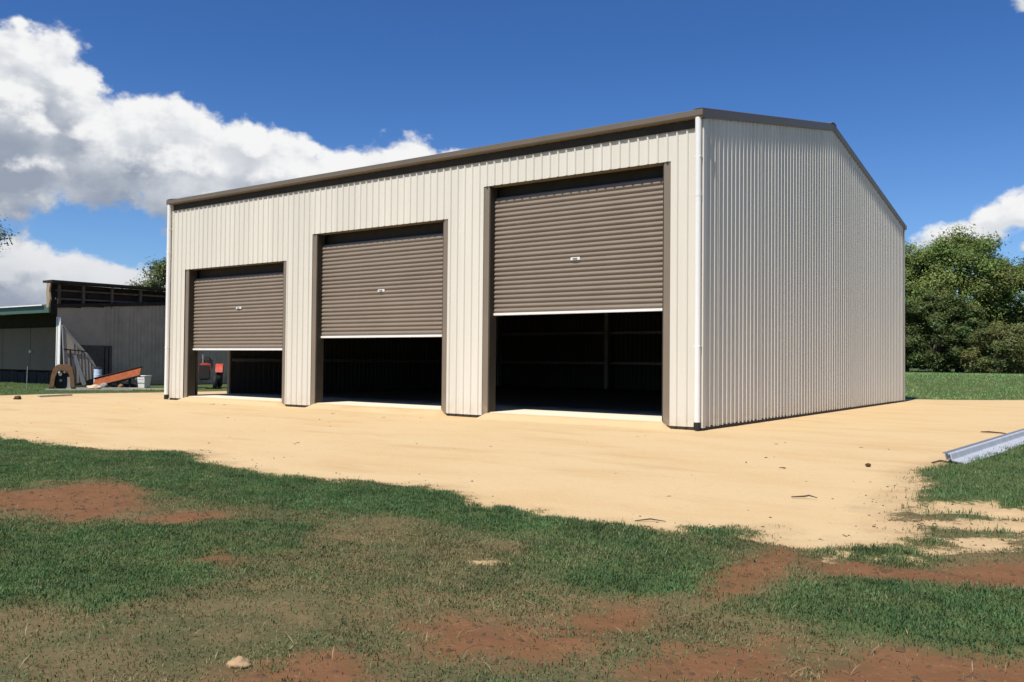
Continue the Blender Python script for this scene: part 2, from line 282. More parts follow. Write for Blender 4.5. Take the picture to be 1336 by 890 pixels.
def ground_material():
    m = bpy.data.materials.new('earth'); m.use_nodes = True; t = m.node_tree; b = t.nodes['Principled BSDF']
    tcn = t.nodes.new('ShaderNodeTexCoord'); P = tcn.outputs['Object']
    at = t.nodes.new('ShaderNodeAttribute'); at.attribute_name = 'cover'
    s = t.nodes.new('ShaderNodeSeparateColor'); t.links.new(at.outputs['Color'], s.inputs[0]); sd, rd, gr = s.outputs
    n_lo = noise(t, P, 1.1, 4, .55); n_md = noise(t, P, 5., 5, .6); n_hi = noise(t, P, 28., 4, .65); n_gr = noise(t, P, 160., 3, .6)
    nz = M(t, 'ADD', M(t, 'MULTIPLY', M(t, 'SUBTRACT', n_md, .5), .55), M(t, 'MULTIPLY', M(t, 'SUBTRACT', n_hi, .5), .35))
    fsand = maprange(t, M(t, 'ADD', sd, M(t, 'MULTIPLY', nz, .8)), .44, .56)
    fred = maprange(t, M(t, 'ADD', rd, M(t, 'MULTIPLY', nz, 1.5)), .28, .75)
    fgrn = maprange(t, M(t, 'ADD', gr, M(t, 'MULTIPLY', nz, 1.2)), .3, .7)
    # sand: pale quarry fill with warmer drifts and long faint wheel smears
    st = noise(t, vmap(t, P, (0, 0, 0), (.6, 1.3, 1)), .7, 6, .55)
    sand = mixc(t, maprange(t, st, .42, .78), (.72, .525, .285), (.68, .465, .23))
    sand = mixc(t, M(t, 'MULTIPLY', maprange(t, n_md, .55, .8), .35), sand, (.55, .38, .2))
    sand = mixc(t, M(t, 'MULTIPLY', maprange(t, noise(t, vmap(t, P, (3, 1, 0), (1, 2.5, 1)), 9., 6, .75), .62, .78), .55), sand, (.42, .29, .16))
    sand = mixc(t, .3, sand, maprange(t, n_gr, .2, .8, .35, 1., False), 'MULTIPLY')
    drift = maprange(t, noise(t, vmap(t, P, (7, 2, 0), (.28, .9, 1)), 1.3, 5, .6), .52, .72)
    sand = mixc(t, M(t, 'MULTIPLY', drift, .5), sand, (.52, .33, .155))
    sand = mixc(t, M(t, 'MULTIPLY', maprange(t, noise(t, vmap(t, P, (1, 5, 0), (.5, 1.4, 1)), 3.2, 6, .7), .58, .75), .35), sand, (.50, .36, .2))
    sand = mixc(t, M(t, 'MULTIPLY', maprange(t, M(t, 'ADD', sd, M(t, 'MULTIPLY', nz, 1.1)), .5, .95, 1, 0), .55), sand, (.42, .28, .15))
    red = mixc(t, n_md, (.148, .066, .028), (.235, .118, .057))
    red = mixc(t, M(t, 'MULTIPLY', maprange(t, n_hi, .55, .75), .4), red, (.33, .21, .12))
    dirt = mixc(t, n_md, (.12, .085, .04), (.195, .145, .07))
    dirt = mixc(t, maprange(t, n_lo, .4, .62), dirt, (.095, .095, .042))
    dirt = mixc(t, M(t, 'MULTIPLY', maprange(t, n_hi, .5, .7), .5), dirt, (.27, .19, .105))
    thatch = mixc(t, n_hi, (.055, .085, .028), (.11, .135, .05))
    c = mixc(t, fgrn, dirt, thatch); c = mixc(t, fred, c, red); c = mixc(t, fsand, c, sand)
    c = mixc(t, .25, c, maprange(t, n_gr, .2, .8, .4, 1.1, False), 'MULTIPLY')
    t.links.new(c, b.inputs['Base Color']); b.inputs['Roughness'].default_value = .95; b.inputs['Specular IOR Level'].default_value = .1
    bn = t.nodes.new('ShaderNodeBump'); bn.inputs['Strength'].default_value = .55; bn.inputs['Distance'].default_value = .02
    hh = M(t, 'ADD', M(t, 'MULTIPLY', n_hi, .7), M(t, 'MULTIPLY', n_gr, .35)); hh = M(t, 'ADD', hh, n_md)
    t.links.new(hh, bn.inputs['Height']); t.links.new(bn.outputs[0], b.inputs['Normal'])
    return m
EARTH = ground_material()
def grid_part(name, keep):
    ny, nx = GX.shape; idx = np.arange(ny*nx).reshape(ny, nx)
    q = np.stack([idx[:-1, :-1], idx[:-1, 1:], idx[1:, 1:], idx[1:, :-1]], -1)[keep]
    u, inv = np.unique(q, return_inverse=True); inv = inv.reshape(-1, 4)
    me = bpy.data.meshes.new(name); co = np.stack([GX.ravel()[u], GY.ravel()[u], GZ.ravel()[u]], -1).astype(np.float32)
    me.vertices.add(len(u)); me.vertices.foreach_set('co', co.ravel())
    me.loops.add(inv.size); me.loops.foreach_set('vertex_index', inv.ravel().astype(np.int32))
    me.polygons.add(len(inv)); me.polygons.foreach_set('loop_start', np.arange(0, inv.size, 4, dtype=np.int32))
    me.update(); me.validate()
    a = me.attributes.new('cover', 'FLOAT_COLOR', 'POINT'); k = np.ones((len(u), 4), np.float32)
    k[:, 0] = np.clip(.5+fs.ravel()[u]*.9, 0, 1); k[:, 1] = np.clip(.5+fr.ravel()[u]*1.4, 0, 1); k[:, 2] = np.clip(.5+fg.ravel()[u]*1.2, 0, 1)
    a.data.foreach_set('color', k.ravel()); me.shade_smooth(); me.materials.append(EARTH)
    o = bpy.data.objects.new(name, me); COL.objects.link(o); o['kind'] = 'structure'; return o
fc = (fs[:-1, :-1]+fs[1:, 1:]+fs[:-1, 1:]+fs[1:, :-1])/4
grid_part('ground', fc < 0); grid_part('sand_pad', fc >= 0)

# ------------------------------------------------------------------ the big steel shed
L, D, ZT, SL = 16.4, 15.9, 5.75, .188
shed = thing('steel_shed', 'large new cream steel shed with three half raised brown roller doors', 'shed')
roofz = lambda y: ZT - .02 + SL*(min(y, D-y)+.14)
def rib_sheet(s0, s1, place, cuts=(), zb=lambda s: .06, zt=lambda s: 5.62, pitch=.2, h=.029, w=(.028, .012), flip=False, wob=.0012):
    """one ribbed sheet from s0 to s1; place(s, out, z) gives the point; zb(s) may step at the cuts"""
    pr = [(s0, 0.), (s1, 0.)]
    for k in range(int(math.floor(s0/pitch))-1, int(math.ceil(s1/pitch))+2):
        c = (k+.5)*pitch
        q1, q2 = random.gauss(0, wob), random.gauss(0, wob)
        if c-w[0] >= s0-1e-6 and c+w[0] <= s1+1e-6: pr += [(c-w[0], 0), (c-w[1], h), (c+w[1], h), (c+w[0], 0), (c-.078, q1), (c-.072, .003+q1), (c+.072, .003+q2), (c+.078, q2)]
    pr = sorted(p for p in pr if s0-1e-6 <= p[0] <= s1+1e-6)
    ss = [p[0] for p in pr]; hh = [p[1] for p in pr]
    for c in cuts:
        if s0+1e-4 < c < s1-1e-4: pr.append((c, float(np.interp(c, ss, hh))))
    pr = sorted(set(pr)); mb = MB()
    for (a, ha), (b, hb) in zip(pr[:-1], pr[1:]):
        if b-a < 1e-5: continue
        mid = (a+b)/2; z0 = zb(mid)
        if z0 is None: continue
        z0a, z0b = (z0, z0) if not isinstance(z0, tuple) else z0
        mb.add([place(a, ha, z0a), place(b, hb, z0b), place(b, hb, zt(b)), place(a, ha, zt(a))], [(3, 2, 1, 0) if flip else (0, 1, 2, 3)])
    return mb
def door_zb(x):
    for x0, x1, zh, _ in DOORS:
        if x0 < x < x1: return zh
    return .06
# front wall sheets, seams every 0.8 m
edges = [-.8*k for k in range(21)] + [-L]
cuts = [c for d in DOORS for c in d[:2]]
for k in range(len(edges)-1):
    j = random.uniform(-.003, .003)
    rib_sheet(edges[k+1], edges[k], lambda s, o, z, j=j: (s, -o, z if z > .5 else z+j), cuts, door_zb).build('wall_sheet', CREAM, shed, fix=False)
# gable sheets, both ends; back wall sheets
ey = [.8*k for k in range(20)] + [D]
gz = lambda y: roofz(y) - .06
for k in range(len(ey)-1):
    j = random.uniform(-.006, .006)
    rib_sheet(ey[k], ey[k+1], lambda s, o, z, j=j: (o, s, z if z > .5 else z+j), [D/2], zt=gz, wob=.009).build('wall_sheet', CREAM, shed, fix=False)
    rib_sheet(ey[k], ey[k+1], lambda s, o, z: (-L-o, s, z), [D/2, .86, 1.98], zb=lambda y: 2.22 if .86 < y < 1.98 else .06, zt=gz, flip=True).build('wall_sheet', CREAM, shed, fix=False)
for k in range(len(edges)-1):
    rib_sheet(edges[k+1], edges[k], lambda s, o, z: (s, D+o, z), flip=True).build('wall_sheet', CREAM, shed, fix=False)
# slab; dark base strips paint in the shaded gap below the sheets
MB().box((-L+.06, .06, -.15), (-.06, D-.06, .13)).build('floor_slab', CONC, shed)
MB().box((-.055, .0, -.08), (.006, D, .075)).build('base_shade_strip', DARKB, shed)
xs = [0.] + [c for d in reversed(DOORS) for c in (d[1], d[0])] + [-L]
for a, b in zip(xs[0::2], xs[1::2]): MB().box((b+.01, .004, -.08), (a-.06, .058, .07)).build('base_shade_strip', DARKB, shed)
# roof sheets with ribs, two slopes
mb = MB()
for sgn in (0, 1):
    for k in range(82):
        x0, x1 = -L-.03+k*.2006, -L-.03+(k+1)*.2006; xm = (x0+x1)/2
        pr = [(x0, 0), (xm-.03, 0), (xm-.012, .029), (xm+.012, .029), (xm+.03, 0), (x1, 0)]
        ya, yb = ((-.1, D/2) if sgn == 0 else (D+.1, D/2)); za, zb_ = ZT-.02+SL*.04, ZT-.02+SL*(D/2+.14)
        for (p, h), (q, g) in zip(pr[:-1], pr[1:]): mb.add([(p, ya, za+h), (q, ya, za+g), (q, yb, zb_+g), (p, yb, zb_+h)], [(0, 1, 2, 3)])
mb.build('roof', ROOF, shed, fix=False)
ridge = [(-.22, -.02), (-.2, 0.), (0, .035), (.2, 0.), (.22, -.02), (0, .02)]
MB().extrude(ridge, (-L-.05, D/2, roofz(D/2)+.04), (.05, D/2, roofz(D/2)+.04), (0, 1, 0), (0, 0, 1)).build('ridge_cap', TRIM, shed)
# barge cappings on both gable ends
for x, s in ((0, 1), (-L, -1)):
    for (y0, y1) in ((-.15, D/2), (D+.15, D/2)):
        z0, z1 = ZT-.02+SL*(-.01), ZT-.02+SL*(D/2+.14)
        pr = [(-.13, .05), (.036, .05), (.041, .044), (.041, -.125), (.033, -.135), (.033, .038), (-.13, .038)]
        MB().extrude([(p*s, q) for p, q in pr], (x, y0, z0), (x, y1, z1), (1, 0, 0), (0, 0, 1)).build('barge_cap', TRIM, shed)
# gutters
for y, s in ((0, 1), (D, -1)):
    pr = [(-.035, .125), (-.035, 0.), (-.13, 0.), (-.165, .03), (-.165, .128), (-.158, .135), (-.15, .128), (-.158, .12), (-.158, .035), (-.128, .006), (-.04, .006), (-.04, .125)]
    g = MB().extrude([(p*s, q) for p, q in pr], (-L-.06, y, 5.615), (.06, y, 5.615), (0, 1, 0), (0, 0, 1)).build('gutter', TRIM, shed)
    for x in (-L-.06, .06):
        MB().extrude([(p*s, q) for p, q in [(-.03, .13), (-.03, 0.), (-.13, 0.), (-.166, .03), (-.166, .136)]], (x-.003, y, 5.614), (x+.003, y, 5.614), (0, 1, 0), (0, 0, 1)).build('gutter_end', TRIM, g)
# dark strip paints the gutter's shadow along the wall top
MB().box((-L+.04, -.0335, 5.455), (-.1, -.031, 5.612)).box((-L, .004, 5.5), (-.0, .03, 5.74)).build('eave_shade_strip', DARKB, shed)
# corner flashings
for x, s in ((0, 1), (-L, -1)):
    MB().extrude([(.036*s, .08), (.036*s, -.036), (-.09*s, -.036), (-.09*s, -.031), (.031*s, -.031), (.031*s, .08)], (x, 0, .05), (x, 0, 5.6), (1, 0, 0), (0, 1, 0)).build('corner_flashing', CREAM, shed)
    MB().extrude([(.036*s, -.08), (.036*s, .036), (-.09*s, .036), (-.09*s, .031), (.031*s, .031), (.031*s, -.08)], (x, D, .05), (x, D, 5.6), (1, 0, 0), (0, 1, 0)).build('corner_flashing', CREAM, shed)
# downpipes
for x in (-.045, -L-.0):
    dp = MB().tube([(x, -.1, .13), (x, -.1, 5.62)], .057, 16).build('downpipe', WHITE, shed, smooth=True)
    MB().tube([(x, -.1, 4.2), (x, -.1, 4.3)], .0605, 16).build('pipe_joint', WHITE, dp)
    MB().tube([(x, -.1, .02), (x, -.1, .12), (x, -.1, .155)], [.062, .062, .058], 14).build('pipe_boot', BLACK, dp)
    for z in (1.5, 4.9): MB().box((x-.0615, -.14, z), (x+.0615, -.035, z+.02)).build('pipe_clip', WHITE, dp)
# doors: jambs, head, curtain
RIP = .0965
for x0, x1, zh, zc in DOORS:
    jm = []
    for a, s in ((x0, 1), (x1, -1)):
        pr = [(0, .012), (.14, .012), (.145, .017), (.145, .22), (.14, .22), (.14, .024), (0, .024)]
        MB().extrude([(p*s, q) for p, q in pr], (a, 0, .06), (a, 0, zh+.02), (1, 0, 0), (0, 1, 0)).build('door_jamb', BROWN, shed)
        MB().box((min(a+s*.146, a+s*.17), .03, .131), (max(a+s*.14, a+s*.17), .26, zh+.3)).build('door_guide', DARKB, shed)  # track widened so its dark colour stands in for the reveal's shade
    MB().box((x0, .03, zh-.01), (x1, .2, zh+.014)).build('door_head', BROWN, shed)
    a, b = x0+.13, x1-.13; prof = []; n = int((zh-.27-zc)/RIP)
    for k in range(n):
        z = zc+.05+k*RIP + random.gauss(0, .0012); jo = random.gauss(0, .0018)
        for f, o in ((0, .0), (.12, .002), (.24, .010), (.36, .021), (.48, .025), (.62, .025), (.76, .018), (.9, .004)): prof.append((.205-o-(jo if f > .2 and f < .8 else 0), z+f*RIP))
    zt_ = zc+.05+n*RIP
    for q in range(0, 9): prof.append((.205+.07*(1-math.cos(q*.3)), zt_+.07*math.sin(q*.3)))
    dr = MB().extrude(prof, (a, 0, 0), (b, 0, 0), (0, 1, 0), (0, 0, 1), closed=False).build('roller_door', CURT, shed, smooth=True, fix=False)
    MB().box((a+.005, .165, zc), (b-.005, .215, zc+.052)).build('bottom_rail', WHITE, dr, bevel=.006)
    xm, zm = (a+b)/2+.02, {3.72: 2.58, 4.32: 2.84, 4.92: 3.27}[zh]
    MB().tube([(xm-.05, .15, zm+.004), (xm+.05, .15, zm+.004)], .012, 8).build('lock_handle', GALV, dr)
    h = MB().box((xm-.11, .165, zm-.03), (xm+.11, .19, zm+.03)).build('lock_plate', WHITE, dr, bevel=.006)
    MB().tube([(a+.0, .29, zt_-.05), (b, .29, zt_-.05)], .06, 18).build('door_drum', DARKB, shed, smooth=True)  # curtain roll coloured dark to paint in the shade behind the head
    MB().box((x0+.02, .37, zt_-.2), (x1-.02, .40, zh+.5)).build('head_shade_board', DARKB, shed)  # added dark board, paints in the lintel's shade above the curtain
# frame inside
for x in (-.16, -5.5, -10.85, -16.22):
    for y in (.32, D-.32): MB().box((x-.08, y-.12, .131), (x+.08, y+.12, 5.4)).build('column', GALV, shed)
    MB().bar((x, .2, 5.42), (x, D/2, 5.42+SL*7.75), .12, .25).bar((x, D-.2, 5.42), (x, D/2, 5.42+SL*7.75), .12, .25).build('rafter', GALV, shed)
for z in (1.1, 2.3, 3.5, 4.7):
    MB().box((-L+.1, D-.12, z), (-.1, D-.03, z+.1)).build('wall_girt', GALV, shed)
    MB().box((-.1, .5, z+.01), (-.02, D-.15, z+.11)).build('wall_girt', GALV, shed)
    MB().box((-L+.02, 2.1, z+.01), (-L+.1, D-.15, z+.11)).build('wall_girt', GALV, shed)
for k in range(7):
    y = .6+k*1.18
    for yy in (y, D-y): MB().box((-L+.02, yy-.03, roofz(yy)-.14), (-.02, yy+.03, roofz(yy)-.035)).build('roof_purlin', GALV, shed)
# side doorway in the left wall
for y in (.82, 1.98): MB().box((-L-.04, y, .131), (-L+.07, y+.06, 2.28)).build('doorway_frame', BROWN, shed)
MB().box((-L-.04, .88, 2.21), (-L+.07, 1.98, 2.28)).build('doorway_frame', BROWN, shed)

# ------------------------------------------------------------------ old farm shed on the left
OLDG = mat('old_grey_steel', (.40, .335, .26), .6, .16, 2.2, .15, 8., .3, dirt=((.2, .13, .07), .6, .7), rand=.05)
CHAR = mat('charcoal_sheet', (.19, .13, .088), .6, .1, 1.0, .12, 3., .3)
SOOT = mat('dark_timber', (.035, .03, .027), .8, .3, 6., .4, 20., .2, rand=.2)
EAVE = mat('weathered_dark_timber', (.11, .095, .08), .8, .3, 6., .4, 20., .2, rand=.2)
TAN = mat('tan_board', (.34, .26, .16), .75, .2, 5.)
GREENF = mat('green_fascia', (.06, .115, .085), .5, .1, 2.)
PAINTW = mat('white_paint', (.82, .81, .77), .55, .08, 5.)
old = thing('farm_shed', 'old low grey farm shed with dark open eaves and green fascia verandah', 'shed')
ox = -28.3
top = lambda y: 3.16 + .075*(y-2.7)
for k in range(11):
    y0, y1 = 2.72+k*.95, 2.72+(k+1)*.95
    if k < 2: MB().extrude([(0, y0), (.004, y0+.006), (.004, y1-.006), (0, y1), (-.02, y1), (-.02, y0)], (ox, 0, .02), (ox, 0, top(y0)), (1, 0, 0), (0, 1, 0)).build('wall_sheet', OLDG, old)
    else: rib_sheet(y0, y1, lambda s, o, z: (ox+o, s, z), zb=lambda s: .03, zt=top, pitch=.17, h=.03, w=(.05, .02), wob=.006).build('wall_sheet', OLDG, old, fix=False)
MB().box((ox-.38, 2.6, 2.9), (ox-.3, 13.2, 4.1)).build('eave_backing', SOOT, old)
for k, y in enumerate((2.75, 3.72, 4.93, 6.2, 7.5, 8.8, 10.1, 11.4, 12.7)): MB().box((ox-.1, y, top(y)-.12), (ox+.0, y+.09, 4.08)).build('eave_stud', EAVE, old)
for z in (3.45, 3.78): MB().bar((ox-.14, 2.7, z+.05), (ox-.14, 13.1, z+.16), .05, .07).build('eave_rail', EAVE, old)
MB().bar((ox+.03, 2.6, top(2.6)+.04), (ox+.03, 13.2, top(13.2)+.04), .07, .14).build('wall_plate', SOOT, old)
MB().bar((ox-.09, 2.35, 4.15), (ox-.09, 13.4, 4.2), .74, .09).build('parapet_cap', SOOT, old)
MB().add([(ox-.3, 4.6, 3.4), (ox-.3, 13.2, 3.4), (ox-9, 13.2, 3.1), (ox-9, 4.6, 3.1), (ox-.3, 4.6, 3.46), (ox-.3, 13.2, 3.46), (ox-9, 13.2, 3.16), (ox-9, 4.6, 3.16)],
         [(0, 1, 2, 3), (4, 7, 6, 5), (0, 4, 5, 1), (1, 5, 6, 2), (2, 6, 7, 3), (3, 7, 4, 0)]).build('roof', GALV, old)
MB().extrude([(0, 0), (.16, .0), (.28, .3), (.2, .62), (.26, .9), (.02, .95), (-.04, .55), (.04, .3)], (ox-.05, 2.3, 3.12), (ox-.05, 2.36, 3.12), (1, 0, 0), (0, 0, 1)).build('barge_board', TAN, old)
MB().box((ox-14, 2.4, 2.93), (ox-.02, 2.46, 3.2)).build('fascia', GREENF, old)
MB().add([(ox-14, 2.3, 3.205), (ox-.4, 2.3, 3.205), (ox-.4, 4.7, 3.4), (ox-14, 4.7, 3.4), (ox-14, 2.3, 3.25), (ox-.4, 2.3, 3.25), (ox-.4, 4.7, 3.445), (ox-14, 4.7, 3.445)],
         [(0, 1, 2, 3), (4, 7, 6, 5), (0, 4, 5, 1), (1, 5, 6, 2), (2, 6, 7, 3), (3, 7, 4, 0)]).build('verandah_roof', PAINTW, old)
for k in range(5):
    x1 = ox-.1-.02-k*2.62 - 2.95; x0 = x1-2.6
    if k == 0: x1 = ox-.1
    pn = MB().box((x0, 4.4, .6), (x1, 4.45, 2.47)).build('wall_panel', CHAR, old, bevel=.01)
    if k in (0, 2): MB().tube([(x0+.06, 4.39, 1.42), (x0+.06, 4.33, 1.42)], .065, 10).build('handle', PAINTW, pn)
for k in range(38):
    x = ox-.2-k*.36; hgt = .52+random.uniform(-.05, .03)
    MB().box((x-.33, 4.47+random.uniform(0, .02), .0), (x, 4.5, hgt)).build('fence_board', SOOT, old)
MB().box((ox-14, 4.75, 0), (ox-.1, 4.8, 3.3)).build('back_wall', SOOT, old)
MB().box((ox-.12, 2.74, 0), (ox+.2, 2.77, 2.76)).build('post', PAINTW, old, bevel=.008)
MB().box((ox-13, 2.42, 0), (ox-12.9, 2.52, 2.9)).build('post', PAINTW, old)
MB().box((ox+.006, 3.55, .02), (ox+.03, 5.0, 1.68)).build('side_door', EAVE, old, bevel=.01)

# ------------------------------------------------------------------ clutter by the farm shed
RUST = mat('rusty_orange', (.30, .078, .025), .65, .3, 6., .3, 25., .25)
RUSTD = mat('rusty_brown', (.20, .115, .058), .8, .3, 7., .4, 25., .2)
GREYW = mat('weathered_grey', (.33, .32, .30), .7, .2, 5., .2, 20., .25)
PALEW = mat('pale_timber', (.50, .43, .32), .8, .2, 5., .3, 25., .2, stretch=(1, 1, 4))
TYRE = mat('tyre_rubber', (.02, .02, .02), .8, .3, 10., .3, 40.)
# arched rusty machine
ang = math.atan2(.8, .45)
arch = thing('farm_machine', 'rusty brown arched farm machine in front of the white verandah post', 'machine', (-26.1, 1.85, 0), ang)
pr_o = [(-.43, 0), (-.37, .45), (-.30, .74), (-.16, .88), (.16, .88), (.33, .76), (.40, .45), (.43, 0)]
pr_i = [(.29, 0), (.25, .40), (.18, .60), (.0, .66), (-.14, .62), (-.22, .42), (-.27, 0)]
MB().extrude(pr_o+pr_i, (0, -.28, .04), (0, .28, .04), (1, 0, 0), (0, 0, 1)).build('hood', RUSTD, arch, bevel=.015)
MB().box((-.24, -.1, .04), (.24, .25, .6)).build('engine', BLACK, arch, bevel=.03)
MB().tube([(-.07, -.13, .56), (-.07, -.21, .56)], .06, 10).build('lamp', PAINTW, arch)
MB().tube([(-.05, -.12, .33), (-.05, -.16, .33)], .05, 10).build('cap', GALV, arch)
MB().box((.17, -.22, .06), (.27, -.14, .46)).build('guard', GREYW, arch)
for x in (-.42, .30): MB().box((x, -.3, 0), (x+.14, .3, .08)).build('foot', BLACK, arch)
# leaning frame of mesh and torn sheets
ln = thing('leaning_frame', 'tall triangular frame of grey mesh and torn sheets leaning on the farm shed', 'frame', (-27.75, 2.72, 0))
yy = Vector((0, 1, 0)); zz = Vector((-.12, 0, 1))
def LP(y, z, o=0): return (o-.12*z+.1, y, z)
def slabpoly(pts, th, name, m):
    a = [LP(y, z, 0) for y, z in pts]; b = [LP(y, z, th) for y, z in pts]; n = len(pts)
    return MB().add(a+b, [tuple(range(n)), tuple(reversed(range(n, 2*n)))] + [(i, (i+1) % n, n+(i+1) % n, n+i) for i in range(n)]).build(name, m, ln)
slabpoly([(.02, .02), (1.5, .45), (1.1, 1.2), (.02, 2.42)], .012, 'mesh_sheet', OLDG)
slabpoly([(.1, 2.28), (.86, 1.36), (.72, 1.42), (.40, 1.78)], .03, 'torn_sheet', GREYW)
slabpoly([(.32, 1.3), (.5, 1.28), (.86, .12), (.72, .05)], .035, 'torn_sheet', GREYW)
MB().bar(LP(0, 1.5, .05), LP(.95, 1.42, .05), .03, .04).build('rail', BLACK, ln)
MB().bar(LP(.28, 0, .05), LP(.26, 1.5, .05), .04, .04).build('upright', SOOT, ln)
MB().bar(LP(.02, 2.45, .03), LP(1.55, .42, .03), .035, .035).build('brace', GREYW, ln)
MB().bar(LP(.02, 0, .03), LP(.0, 2.45, .03), .035, .035).build('upright', GREYW, ln)
for k in range(7): MB().bar(LP(.45+k*.13, .1+.05*k, .02), LP(.45+k*.13, 1.9-k*.17, .02), .012, .012).build('wire', SOOT, ln)
# orange chute
ch = thing('steel_chute', 'long rusty orange steel chute lying tilted across the yard clutter', 'chute')
A, B = Vector((-26.75, 3.4, .2)), Vector((-24.45, 3.95, .68)); d = (B-A).normalized()
n_ = Vector((.2, -.88, .42)); n_ = (n_ - d*n_.dot(d)).normalized(); u_ = d.cross(n_); u_ = u_ if u_.z > 0 else -u_
MB().extrude([(-.17, 0), (.17, 0), (.17, -.03), (-.17, -.03)], A, B, u_, n_).build('tray', RUST, ch)
MB().extrude([(.172, .05), (.2, .05), (.2, -.05), (.172, -.05)], A-d*.02, B+d*.02, u_, n_).build('side_lip', BLACK, ch)
MB().extrude([(-.2, .03), (-.172, .03), (-.172, -.05), (-.2, -.05)], A-d*.02, B+d*.02, u_, n_).build('side_lip', BLACK, ch)
for t in (.15, .75):
    p = A+(B-A)*t - n_*.05; MB().bar(p, (p.x, p.y+.05, 0), .07, .07).build('leg', SOOT, ch)
# drum, bin, tyre, blocks, planks
def drum(name, label, cat, loc, r, h, m, lidm, grp=None):
    o = thing(name, label, cat, loc)
    MB().tube([(0, 0, 0), (0, 0, .02), (0, 0, h*.33), (0, 0, h*.35), (0, 0, h*.37), (0, 0, h*.66), (0, 0, h*.68), (0, 0, h*.7), (0, 0, h)], [r*.97, r, r, r*1.04, r, r, r*1.04, r, r*.98], 18).build('barrel', m, o, smooth=False)
    MB().tube([(0, 0, h+.002), (0, 0, h+.05), (0, 0, h+.08)], [r*1.03, r*1.03, r*.7], 18).build('lid', lidm, o); return o
BLUEW = mat('pale_blue_plastic', (.55, .64, .78), .45, .06, 4.)
drum('plastic_drum', 'pale blue plastic drum with dark lid behind the orange chute', 'drum', (-27.1, 3.75, 0), .15, .74, BLUEW, BLACK)
bn = thing('white_bin', 'dirty white bin under the raised end of the orange chute', 'bin', (-25.5, 4.75, 0), .3)
MB().add([(x*w, y*w, z) for z, w in ((0, .15), (.46, .19)) for x, y in ((-1, -1), (1, -1), (1, 1), (-1, 1))], [(3, 2, 1, 0), (0, 1, 5, 4), (1, 2, 6, 5), (2, 3, 7, 6), (3, 0, 4, 7), (4, 5, 6, 7)]).build('body', PAINTW, bn, bevel=.012)
MB().box((-.21, -.21, .462), (.21, .21, .50)).build('rim', PAINTW, bn, bevel=.008)
MB().tube([(-.2, -.21, .4), (-.2, -.26, .35), (.2, -.26, .35), (.2, -.21, .4)], .008, 6).build('handle', GALV, bn)
def torus(R_, r_, n=24, k=10):
    mb = MB()
    for i in range(n):
        for j in range(k):
            a, b = 2*math.pi*i/n, 2*math.pi*j/k; mb.v.append(((R_+r_*math.cos(b))*math.cos(a), (R_+r_*math.cos(b))*math.sin(a), r_*math.sin(b)))
    for i in range(n):
        for j in range(k): mb.f.append((i*k+j, ((i+1) % n)*k+j, ((i+1) % n)*k+(j+1) % k, i*k+(j+1) % k))
    return mb
t = tag(torus(.26, .1).build('old_tyre', TYRE, None, smooth=True), 'old black tyre lying flat below the orange chute', 'tyre'); t.location = (-25.6, 4.1, .1)
t = tag(torus(.24, .1).build('old_tyre', TYRE, None, smooth=True), 'black tyre propped upright against the farm shed wall behind the chute', 'tyre'); t.location = (-27.95, 5.3, .33); t.rotation_euler = (0, R(80), 0)
def rock(name, label, cat, loc, size, m, seed=0, kind=None):
    bm = bmesh.new(); bmesh.ops.create_icosphere(bm, subdivisions=3, radius=1)
    for v in bm.verts:
        k = 1 + .5*mnoise.noise(v.co*1.3+Vector((seed*3.1, seed, 0))) + .22*mnoise.noise(v.co*4+Vector((seed, 0, 0)))
        v.co = Vector((v.co.x*size[0], v.co.y*size[1], v.co.z*size[2]))*k
    me = bpy.data.meshes.new(name); bm.to_mesh(me); bm.free(); me.materials.append(m); me.shade_smooth()
    o = bpy.data.objects.new(name, me); COL.objects.link(o); o.location = loc; return tag(o, label, cat)
PALEST = mat('tan_stone', (.40, .27, .15), .9, .2, 12., .6, 40., .1)
SANDST = mat('pale_stone', (.56, .44, .29), .9, .15, 8., .5, 30., .1)
DARKST = mat('dark_stone', (.09, .055, .03), .9, .2, 8., .5, 30., .1)
GREYST = mat('grey_stone', (.28, .27, .26), .9, .15, 8., .5, 30., .1)
rock('cement_bag', 'pale lumpy cement bag lying on planks by the rusty machine', 'bag', (-24.6, 2.25, .09), (.32, .2, .1), SANDST, 1)
rock('grey_block', 'grey lump of concrete beneath the middle of the orange chute', 'block', (-26.0, 3.4, .1), (.16, .13, .13), GREYST, 2)
rock('brown_clod', 'brown clod of earth beside the old tyre under the chute', 'clod', (-25.4, 3.75, .08), (.14, .12, .11), RUSTD, 3)
planks = [((-25.4, .9, .03), (-23.3, 3.0, .03), 'grey weathered plank lying nearest the sand by the clutter', GREYW), ((-25.9, 1.9, .04), (-24.4, 4.0, .04), 'pale plank running behind the lumpy cement bag', PALEW),
          ((-24.2, 3.4, .03), (-22.9, 4.6, .03), 'short pale plank at the foot of the big cream shed corner', PALEW), ((-27.0, 2.6, .1), (-25.2, 4.3, .06), 'dark rotten beam lying under the orange chute', SOOT)]
for a, b, lab, m in planks: tag(MB().bar(a, b, .14, .05).build('plank', m, None), lab, 'plank')
tag(MB().bar((-20.2, -1.85, .03), (-20.5, -.72, .035), .1, .04).build('plank', GREYW, None), 'grey offcut plank lying alone on sand at the pad edge', 'plank')
def stake(loc, h, lab, lean):
    o = thing('garden_stake', lab, 'stake', loc); MB().bar((0, 0, 0), (lean, 0, h), .02, .02).build('rod', GREYW, o); return o
s = stake((-26.2, .62, 0), .85, 'thin pale stake standing in grass before charcoal wall panels', .03)
